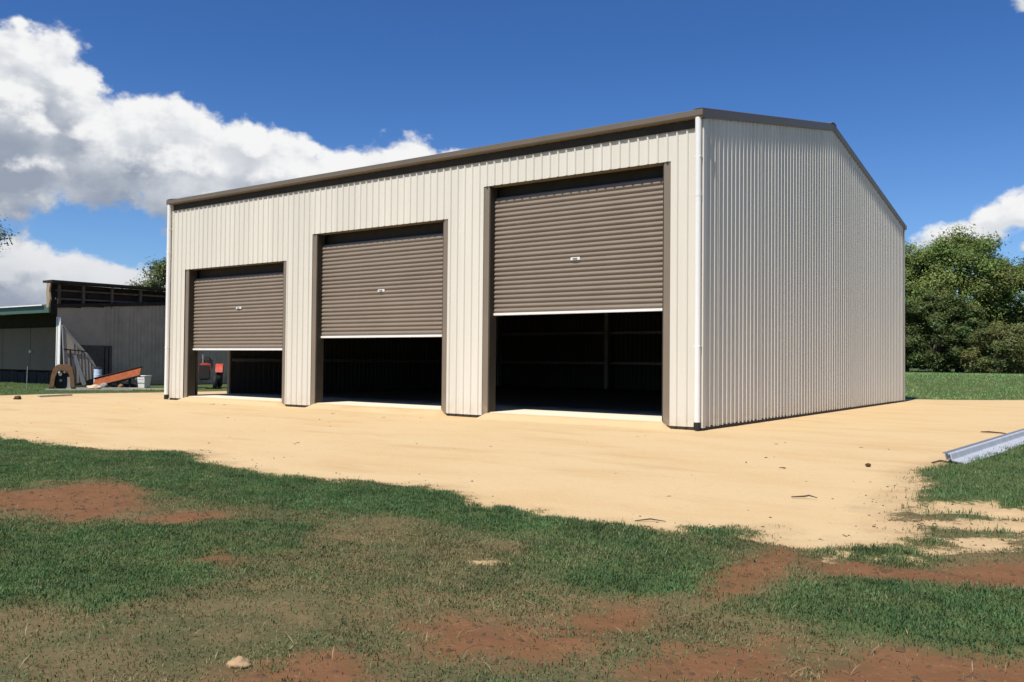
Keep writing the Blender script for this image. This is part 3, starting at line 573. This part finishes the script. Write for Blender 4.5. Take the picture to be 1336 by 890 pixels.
# red tractor behind the side doorway
tr = thing('small_tractor', 'small old red tractor parked outside the side doorway of the cream shed', 'tractor', (-24.1, 6.55, 0), R(-38))
RED = mat('red_paint', (.50, .07, .035), .4, .25, 6.)
MB().extrude([(-.22, .72), (-.2, .93), (-.12, 1.0), (.12, 1.0), (.2, .93), (.22, .72)], (-.15, 0, 0), (1.0, 0, 0), (0, 1, 0), (0, 0, 1)).build('hood', RED, tr, bevel=.02)
MB().box((-.1, -.17, .35), (.95, .17, .715)).build('engine', BLACK, tr, bevel=.02)
MB().box((1.0, -.2, .4), (1.05, .2, .93)).build('grille', BLACK, tr, bevel=.01)
MB().tube([(.5, -.08, 1.0), (.5, -.08, 1.35)], .03, 8).build('exhaust', GALV, tr)
for y in (-.5, .5):
    w = torus(.32, .13).xf(Matrix.Translation((-.55, y, .46)) @ Matrix.Rotation(R(90), 4, 'X')).build('wheel', TYRE, tr, smooth=True)
    MB().tube([(-.55, y-.05, .46), (-.55, y+.05, .46)], .24, 16).build('rim', PAINTW, w)
    MB().extrude([(math.cos(q)*rr, math.sin(q)*rr) for rr, qs in ((.52, range(0, 7)), (.49, range(6, -1, -1))) for q in [R(20+25*k) for k in qs]], (-.55, y-.14, .46), (-.55, y+.14, .46), (1, 0, 0), (0, 0, 1)).build('mudguard', RED, tr)
    w = torus(.19, .08).xf(Matrix.Translation((.85, y*.8, .27)) @ Matrix.Rotation(R(90), 4, 'X')).build('wheel', TYRE, tr, smooth=True)
    MB().tube([(.85, y*.8-.04, .27), (.85, y*.8+.04, .27)], .13, 12).build('rim', PAINTW, w)
MB().box((-.75, -.22, .78), (-.35, .22, .86)).box((-.8, -.22, .86), (-.73, .22, 1.15)).build('seat', BLACK, tr, bevel=.02)
MB().tube([(-.15, 0, .9), (-.3, 0, 1.12)], .02, 8).build('steering_column', BLACK, tr)
torus(.17, .018).xf(Matrix.Translation((-.31, 0, 1.14)) @ Matrix.Rotation(R(-35), 4, 'Y')).build('steering_wheel', BLACK, tr, smooth=True)

# ------------------------------------------------------------------ silver flashings on the right
def flashing(base, direc, length, tilt=0., dz=0., seed=0):
    d = Vector((direc[0], direc[1], 0)).normalized(); r = Vector((d.y, -d.x, 0)); up = Vector((0, 0, 1))
    pr = [(.125, .004), (.135, -.010), (.128, -.014), (.115, -.002), (-.05, .028), (-.058, .038), (-.075, .104), (-.10, .110), (-.10, .116), (-.07, .112), (-.062, .104), (-.046, .044), (-.037, .036)]
    b = Vector(base) + up*dz
    return MB().extrude(pr, b, b + d*length + up*tilt, r, up)
fl = []
tag(flashing((4.585, -2.88, .025), (.057, 1), 8.4).build('steel_flashing', ZINC, None), 'long bright silver flashing on top at the edge of the right grass', 'flashing', 'silver flashings stacked at the right')
tag(flashing((4.578, -2.83, .007), (.056, 1), 8.3).build('steel_flashing', ZINC, None), 'silver flashing nested underneath the bright top one on the grass', 'flashing', 'silver flashings stacked at the right')
tag(flashing((4.50, -2.74, .017), (.058, 1), 8.2).build('steel_flashing', GALV, None), 'duller grey flashing lying on the sand side of the stack', 'flashing', 'silver flashings stacked at the right')

# ------------------------------------------------------------------ stones and sticks
BARK = mat('bark', (.10, .075, .055), .9, .3, 8., .6, 25., .15, stretch=(1, 1, .3))
rock('pale_rock', 'pale sandstone rock in the foreground turf at the bottom edge', 'rock', (3.55, -12.52, .008), (.05, .042, .026), PALEST, 5)
rock('pale_rock', 'flat pale stone half sunk in the red soil patch', 'rock', (-.95, -10.3, .015), (.2, .1, .025), SANDST, 6)
rock('dark_clod', 'dark round clod alone on the left sand before the grass strip', 'clod', (-19.3, -2.86, .04), (.11, .09, .06), DARKST, 7)
rock('dark_clod', 'small dark pebble on the sand left of the silver flashings', 'stone', (3.77, -3.74, .02), (.03, .025, .02), DARKST, 8)
def stick(pts, r, lab):
    tag(MB().tube(pts, r, 6).build('stick', BARK, None), lab, 'stick')
stick([(3.86, -6.78, .015), (3.95, -6.70, .02), (4.0, -6.72, .035), (4.06, -6.68, .015)], [.006, .009, .008, .004], 'small bent dark stick alone in the middle of the right sand')
stick([(3.3, -8.72, .01), (3.38, -8.62, .02), (3.5, -8.6, .012)], [.004, .006, .003], 'dark twig on the sand touching the grass edge')
stick([(4.0, 3.2, .01), (4.15, 3.0, .03), (4.35, 3.1, .015), (4.5, 2.9, .01)], [.008, .016, .012, .006], 'dark root on the sand behind the silver flashings')
stick([(4.3, -2.85, .01), (4.38, -2.74, .03), (4.43, -2.66, .02)], [.008, .014, .006], 'dark stub at the near end of the silver flashings')
# chips and crumbs scattered on the sand
mb = MB(); k = 0
while k < 60:
    x, y = random.uniform(-16, 6), random.uniform(-8.6, -.4)
    if random.random() > (.25 + .75*(vnoise(np.array(x), np.array(y), .6) > .55)): continue
    s_ = random.uniform(.004, .011)*(1+.5*(y > -5)); a = random.uniform(0, 6.3); c, n2 = math.cos(a), math.sin(a); e = random.uniform(1, 3.5)
    pts = [(x+(px*e*c-py*n2)*s_, y+(px*e*n2+py*c)*s_, .003+pz*s_) for px, py, pz in ((-1, -.6, 0), (1, -.5, 0), (.9, .6, 0), (-.8, .5, 0), (-.4, 0, .7), (.5, .1, .5))]
    mb.add(pts, [(0, 1, 5, 4), (1, 2, 5), (2, 3, 4, 5), (3, 0, 4)]); k += 1
o = mb.build('sand_litter', DARKST, None, fix=False); o['kind'] = 'stuff'; o['label'] = 'dark chips and bark crumbs scattered over the sand'

# ------------------------------------------------------------------ grass
def leaf_material(name, translucent=.35, rough=.6):
    m = bpy.data.materials.new(name); m.use_nodes = True; t = m.node_tree; b = t.nodes['Principled BSDF']; o = t.nodes['Material Output']
    a = t.nodes.new('ShaderNodeAttribute'); a.attribute_name = 'tint'
    t.links.new(a.outputs['Color'], b.inputs['Base Color']); b.inputs['Roughness'].default_value = rough; b.inputs['Specular IOR Level'].default_value = .25
    tr_ = t.nodes.new('ShaderNodeBsdfTranslucent'); t.links.new(mixc(t, 1., a.outputs['Color'], (1.1, 1.15, .6, 1), 'MULTIPLY'), tr_.inputs[0])
    mx_ = t.nodes.new('ShaderNodeMixShader'); mx_.inputs[0].default_value = translucent
    t.links.new(b.outputs[0], mx_.inputs[1]); t.links.new(tr_.outputs[0], mx_.inputs[2]); t.links.new(mx_.outputs[0], o.inputs[0]); return m
GRASS = leaf_material('grass_blades', .3)
def raw_mesh(name, co, faces_idx, starts, tint, m):
    me = bpy.data.meshes.new(name); me.vertices.add(len(co)); me.vertices.foreach_set('co', co.astype(np.float32).ravel())
    me.loops.add(len(faces_idx)); me.loops.foreach_set('vertex_index', faces_idx.astype(np.int32))
    me.polygons.add(len(starts)); me.polygons.foreach_set('loop_start', starts.astype(np.int32)); me.update()
    a = me.attributes.new('tint', 'FLOAT_COLOR', 'POINT'); k = np.ones((len(co), 4), np.float32); k[:, :3] = tint; a.data.foreach_set('color', k.ravel())
    me.materials.append(m); o = bpy.data.objects.new(name, me); COL.objects.link(o); return o
def blades(name, X, Y, Z, ln_, wd, col, lean=.6):
    n = len(X); yaw = RNG.random(n)*2*np.pi; le = ln_*lean*(.3+RNG.random(n)); fx = RNG.normal(0, 1, n); dxy = np.stack([np.cos(yaw), np.sin(yaw)], -1)
    sd_ = np.stack([-dxy[:, 1], dxy[:, 0]], -1)*(wd/2)[:, None]; B = np.stack([X, Y], -1)
    z2 = ln_*np.sqrt(np.clip(1-(le/ln_)**2, .12, 1))
    v = np.zeros((n, 4, 3)); md = B + dxy*(le*.32)[:, None]
    v[:, 0, :2] = B; v[:, 0, 2] = Z-.006; v[:, 1, :2] = md+sd_; v[:, 3, :2] = md-sd_; v[:, 1, 2] = v[:, 3, 2] = Z+z2*.5
    v[:, 2, :2] = B+dxy*le[:, None]; v[:, 2, 2] = Z+z2
    fi = np.arange(n*4); st_ = np.arange(0, n*4, 4)
    o = raw_mesh(name, v.reshape(-1, 3), fi, st_.ravel(), np.repeat(col, 4, 0), GRASS); o['kind'] = 'stuff'; return o
def lawn(name, label, x0, x1, y0, y1, n, size=1., gain=1., dens=None):
    X = RNG.uniform(x0, x1, n); Y = RNG.uniform(y0, y1, n)
    s_, r_, g_ = fields(X, Y); e = fbm(X, Y, 5., 3)*.5 + fbm(X, Y, 22., 2)*.35
    pg = sstep(-.28, .2, g_ + e*.8)
    pr = (.52*sstep(-.22, .22, fbm(X, Y, 1.6, 3)+.02) + .15)*(1-pg) + pg*(.55+.45*sstep(-.25, .1, fbm(X, Y, 7., 2)))
    pr = pr*(1-.95*sstep(-.16, .14, r_ + e*.6))*(1-sstep(-.10, .16, s_ + e*.8))
    pr = np.where(s_ > .45, 0, pr)*(.55+.45*sstep(-.22, .02, fbm(X, Y, 14., 2)))
    if dens is not None: pr = pr*dens(X, Y)
    k = RNG.random(n) < pr; X, Y, pg, s_ = X[k], Y[k], pg[k], s_[k]; n = len(X); Z = height(X, Y, s_)
    dry = np.clip((1-pg)*.5 + fbm(X, Y, 2.2, 3)*1.1 + fbm(X, Y, 9., 2)*.6 + .06 + RNG.normal(0, .2, n), 0, 1)[:, None]
    tone = np.clip(1.08+.9*fbm(X+5, Y, 3.4, 3)+.5*fbm(X, Y+3, 16., 2), .6, 1.6)[:, None]
    gcol = np.array([.062, .132, .045]) + RNG.normal(0, .007, (n, 1))*np.array([1, 1.6, .5]); gcol2 = np.array([.125, .195, .075])
    mixg = RNG.random((n, 1)); gcol = gcol*(1-mixg*.6)+gcol2*mixg*.6
    col = gcol*(1-dry) + np.array([.235, .195, .095])*dry
    col = np.clip(col*tone*gain*(.75+.5*RNG.random((n, 1))), .006, 1)
    edge = sstep(-.5, -.05, s_)
    ln_ = (.009 + .016*RNG.random(n) + .006*pg + .03*edge*pg*RNG.random(n) + .03*(RNG.random(n) < .012))*size
    wd = (.0032+.0032*RNG.random(n))*size
    o = blades(name, X, Y, Z, ln_, wd, col, .75); o['label'] = label; return n
near = lambda X, Y: np.clip(1.25 - .045*np.hypot(X-6.5, Y+14.75), .3, 1)
nA = lawn('lawn_grass', 'worn green and brown turf across the whole foreground', -9, 9, -14.6, -8.0, 1700000, 1.0, dens=near)
nB = lawn('lawn_grass', 'green turf patch on the right below the silver flashings', 4.2, 9, -8.0, 18.5, 240000, 1.4, 1.15)
nC = lawn('paddock_grass', 'green mown paddock beyond the sand at right', -14, 16, 18, 34, 110000, 3.0, 2.4)
nD = lawn('verge_grass', 'green grass verge in front of the old farm shed', -36, -21.5, -9, 4.2, 60000, 2.2, 1.2)
nE = lawn('side_grass', 'green grass to the left of the sand pad', -22, -9, -14, -8.4, 45000, 2.0)
print('blades', nA, nB, nC, nD, nE)

# straw lying on the turf and clods on the bare soil
def scatter(n, x0, x1, y0, y1, fn):
    X = RNG.uniform(x0, x1, n); Y = RNG.uniform(y0, y1, n); s_, r_, g_ = fields(X, Y); k = RNG.random(n) < fn(X, Y, s_, r_, g_)
    return X[k], Y[k], height(X[k], Y[k], s_[k])
X, Y, Z = scatter(4500, -6, 8, -14, -8.6, lambda X, Y, s_, r_, g_: (s_ < .05)*(.15+.5*sstep(.0, .25, fbm(X, Y, 1.9, 3)))*near(X, Y)); n = len(X)
o = blades('straw', X, Y, Z+.012, RNG.uniform(.03, .085, n), RNG.uniform(.002, .004, n), np.array([.42, .34, .19])*RNG.uniform(.6, 1.1, (n, 1)), 1.4); o['label'] = 'dry straw lying over the worn turf'
def lumps(name, label, X, Y, Z, sz, m):
    n = len(X); base = np.array([[1, 0, 0], [.3, .9, 0], [-.8, .6, 0], [-.9, -.5, 0], [.2, -1, 0], [.35, .1, .75], [-.35, -.1, .7]]); a = RNG.random(n)*6.28; c, s2 = np.cos(a), np.sin(a)
    v = base[None]*(1+RNG.normal(0, .16, (n, 7, 3)))*sz[:, None, None]; w = v.copy(); w[..., 0] = v[..., 0]*c[:, None]*1.3-v[..., 1]*s2[:, None]; w[..., 1] = v[..., 0]*s2[:, None]*1.3+v[..., 1]*c[:, None]
    w += np.stack([X, Y, Z-.003], -1)[:, None]; f = np.array([[0, 1, 5], [1, 2, 5], [2, 6, 5], [2, 3, 6], [3, 4, 6], [4, 5, 6], [4, 0, 5]])
    fi = ((np.arange(n)*7)[:, None, None]+f[None]).ravel(); o = raw_mesh(name, w.reshape(-1, 3), fi, np.arange(0, len(fi), 3), np.ones((n*7, 3)), m); o['kind'] = 'stuff'; o['label'] = label
CLOD = mat('soil_clod', (.105, .062, .036), .95, .3, 20., .4, 80., .1)
X, Y, Z = scatter(26000, -6, 8.5, -14, -8.6, lambda X, Y, s_, r_, g_: (s_ < 0)*(.65*sstep(-.1, .2, r_)+.1*(g_ < -.1))*near(X, Y)); lumps('soil_clods', 'crumbs and clods on the bare red soil', X, Y, Z, .004+.017*RNG.random(len(X))**3, CLOD)
X, Y, Z = scatter(16000, -9, 6.5, -9.2, -5, lambda X, Y, s_, r_, g_: (s_ > -.05)*np.exp(-np.clip(s_, 0, 9)*4.)*.6); lumps('edge_clods', 'crumbs of soil on the sand along the turf edge', X, Y, Z, .004+.012*RNG.random(len(X))**2.5, CLOD)
PEB = mat('pale_pebble', (.50, .38, .23), .9, .3, 20., .4, 80., .1)
X, Y, Z = scatter(9000, -18, 6, -8.8, -.2, lambda X, Y, s_, r_, g_: (s_ > 0)*(.15+.85*(fbm(X, Y, .7, 3) > .06))); lumps('sand_pebbles', 'fine pale gravel on the sand pad', X, Y, Z, .004+.010*RNG.random(len(X))**2, PEB)

# ------------------------------------------------------------------ trees
LEAF = leaf_material('leaves', .3, .5)
def tree(name, label, loc, H, rx, ry, zc, rz, nclump, nleaf, col, seed, leaf=.2, trunk_r=.2, limbs=7, base_open=.0, group=None, cat='tree', cl=(.4, .95)):
    rg = np.random.default_rng(seed); rn = random.Random(seed); root = thing(name, label, cat, loc, 0, group)
    mb = MB(); top = zc + rz*.4
    mb.tube([(0, 0, -.2), (rn.uniform(-.1, .1), 0, zc*.4), (rn.uniform(-.3, .3), rn.uniform(-.2, .2), zc), (rn.uniform(-.3, .3), 0, top)], [trunk_r*1.25, trunk_r, trunk_r*.7, trunk_r*.2], 9)
    C = []
    while len(C) < nclump:
        p = rg.normal(0, 1, 3); p /= np.linalg.norm(p); p *= rg.uniform(.45, 1.0)**.6
        w = np.array([p[0]*rx, p[1]*ry, p[2]*rz + zc])
        if w[2] > base_open: C.append(w)
    C = np.array(C)
    for i in range(limbs):
        c = C[rn.randrange(len(C))]*np.array([.8, .8, 1]); z0 = rn.uniform(.35, .8)*zc
        mb.tube([(0, 0, z0), (c[0]*.4, c[1]*.4, z0+(c[2]-z0)*.55), tuple(c)], [trunk_r*.5, trunk_r*.32, trunk_r*.08], 6)
    mb.build('trunk', BARK, root, smooth=True)
    per = nleaf//nclump; pts, nrm, cc = [], [], []
    for c in C:
        rad = rg.uniform(*cl); d = rg.normal(0, 1, (per, 3)); d /= np.linalg.norm(d, axis=1)[:, None]
        pts.append(c + d*rad*(rg.random((per, 1))**.45)*np.where(rg.random((per, 1)) < .35, rg.uniform(1., 1.7, (per, 1)), 1.)*np.array([1.1, 1.1, .72])); nrm.append(d + rg.normal(0, .55, (per, 3)) + np.array([0, -.15, .75]))
        cc.append(np.array(col)*(rg.uniform(.75, 1.3))*(1+rg.normal(0, .18, (per, 1)))*np.array([1+rg.normal(0, .08), 1, 1]))
    P = np.concatenate(pts); N = np.concatenate(nrm); CC = np.clip(np.concatenate(cc), .004, 1); n = len(P)
    N /= np.linalg.norm(N, axis=1)[:, None]; a = np.cross(N, rg.normal(0, 1, (n, 3))); a /= np.linalg.norm(a, axis=1)[:, None]; b = np.cross(N, a)
    l = leaf*(.6+.8*rg.random((n, 1))); w = l*.42
    v = np.stack([P-a*l, P+b*w-N*l*.1, P+a*l, P-b*w-N*l*.1], 1)
    fi = np.arange(n*4); o = raw_mesh('crown', v.reshape(-1, 3), fi, np.arange(0, n*4, 4), np.repeat(CC, 4, 0), LEAF)
    o.parent = root; return root
G1, G2, G3, G4 = (.165, .215, .058), (.10, .13, .04), (.135, .15, .05), (.125, .17, .048)
gr = 'trees behind the paddock'
tree('round_tree', 'tallest round green tree just right of the cream shed', (-2.9, 44.6, .6), 9, 3.0, 2.8, 5.6, 3.0, 150, 70000, G1, 1, .085, .22, 9, 2.0, gr)
tree('round_tree', 'green tree half hidden by the right end of the cream shed', (-6.2, 45.5, .6), 9, 2.6, 2.6, 5.2, 2.9, 110, 42000, G1, 2, .085, .2, 8, 2.0, gr)
tree('round_tree', 'broad green tree at the right edge of the picture behind the olive shrub', (1.0, 46.5, .6), 8, 3.1, 2.6, 4.6, 2.6, 120, 50000, G4, 3, .085, .2, 9, 1.8, gr)
tree('round_tree', 'green tree standing well right of the broad paddock tree', (7.5, 47, .6), 9, 3.2, 2.8, 5.4, 3.0, 60, 15000, G1, 4, .19, .2, 8, 2., gr)
tree('round_tree', 'dark tree standing farthest right along the paddock edge', (14, 45, .6), 9, 3.4, 3, 5.2, 3.1, 60, 15000, G4, 5, .19, .2, 8, 2., gr)
gs = 'shrubs along the paddock edge'
tree('tall_shrub', 'tall dark dense bush below the round tree by the cream shed', (-3.6, 41.5, .6), 5, 2.5, 1.9, 2.5, 2.5, 170, 64000, G2, 6, .07, .1, 7, .05, gs, 'bush', (.22, .55))
tree('tall_shrub', 'dark bush close behind the far corner of the cream shed', (-6.4, 41.5, .6), 5, 1.9, 1.8, 2.2, 2.2, 120, 34000, G2, 7, .07, .1, 7, .05, gs, 'bush', (.22, .55))
tree('olive_shrub', 'low olive green shrub sloping up to the right picture edge', (-.3, 40.8, .6), 3, 2.0, 1.5, 1.4, 1.5, 60, 30000, G3, 8, .065, .06, 5, .05, gs, 'bush', (.3, .6))
tree('olive_shrub', 'larger olive green shrub at the right picture edge', (1.9, 41.2, .6), 4, 1.9, 1.6, 1.7, 1.7, 64, 30000, G3, 9, .065, .08, 6, .05, gs, 'bush', (.35, .65))
tree('olive_shrub', 'olive shrub standing right of the larger olive shrub', (5.6, 41.6, .6), 4, 2.4, 1.6, 1.6, 1.7, 50, 12000, G3, 10, .12, .08, 6, .05, gs, 'bush', (.35, .65))
gl = 'trees behind the farm shed'
tree('gum_tree', 'grey green gum tree at the left picture edge behind the verandah roof', (-52.7, 8.6, 0), 11, 2.7, 2.4, 8.0, 2.6, 46, 14000, (.13, .135, .08), 11, .1, .18, 7, 3., gl)
tree('gum_tree', 'dark green tree top showing above the old farm shed roof', (-41.5, 16.4, 0), 8, 2.3, 2.2, 5.1, 2.0, 50, 18000, G2, 12, .1, .18, 7, 2., gl)
# far wood closing the paddock
rg = np.random.default_rng(21); n = 36000
ax = rg.uniform(-170, 170, n); hgt = 5.5+3.5*vnoise(ax, ax*0, .12)+1.5*vnoise(ax, ax*0+7, .5)
P = np.stack([ax, 112+rg.normal(0, 3.5, n)+.0006*ax**2, rg.random(n)**.8*hgt], -1); N = rg.normal(0, 1, (n, 3)); N /= np.linalg.norm(N, axis=1)[:, None]
a = np.cross(N, rg.normal(0, 1, (n, 3))); a /= np.linalg.norm(a, axis=1)[:, None]; b = np.cross(N, a); l = rg.uniform(.5, 1.2, (n, 1))
v = np.stack([P-a*l, P+b*l*.5, P+a*l, P-b*l*.5], 1)
o = raw_mesh('far_wood', v.reshape(-1, 3), np.arange(n*4), np.arange(0, n*4, 4), np.repeat(np.array(G2)*(.7+.6*rg.random((n, 1))), 4, 0), LEAF); o['kind'] = 'stuff'; o['label'] = 'dark far wood beyond the paddock'
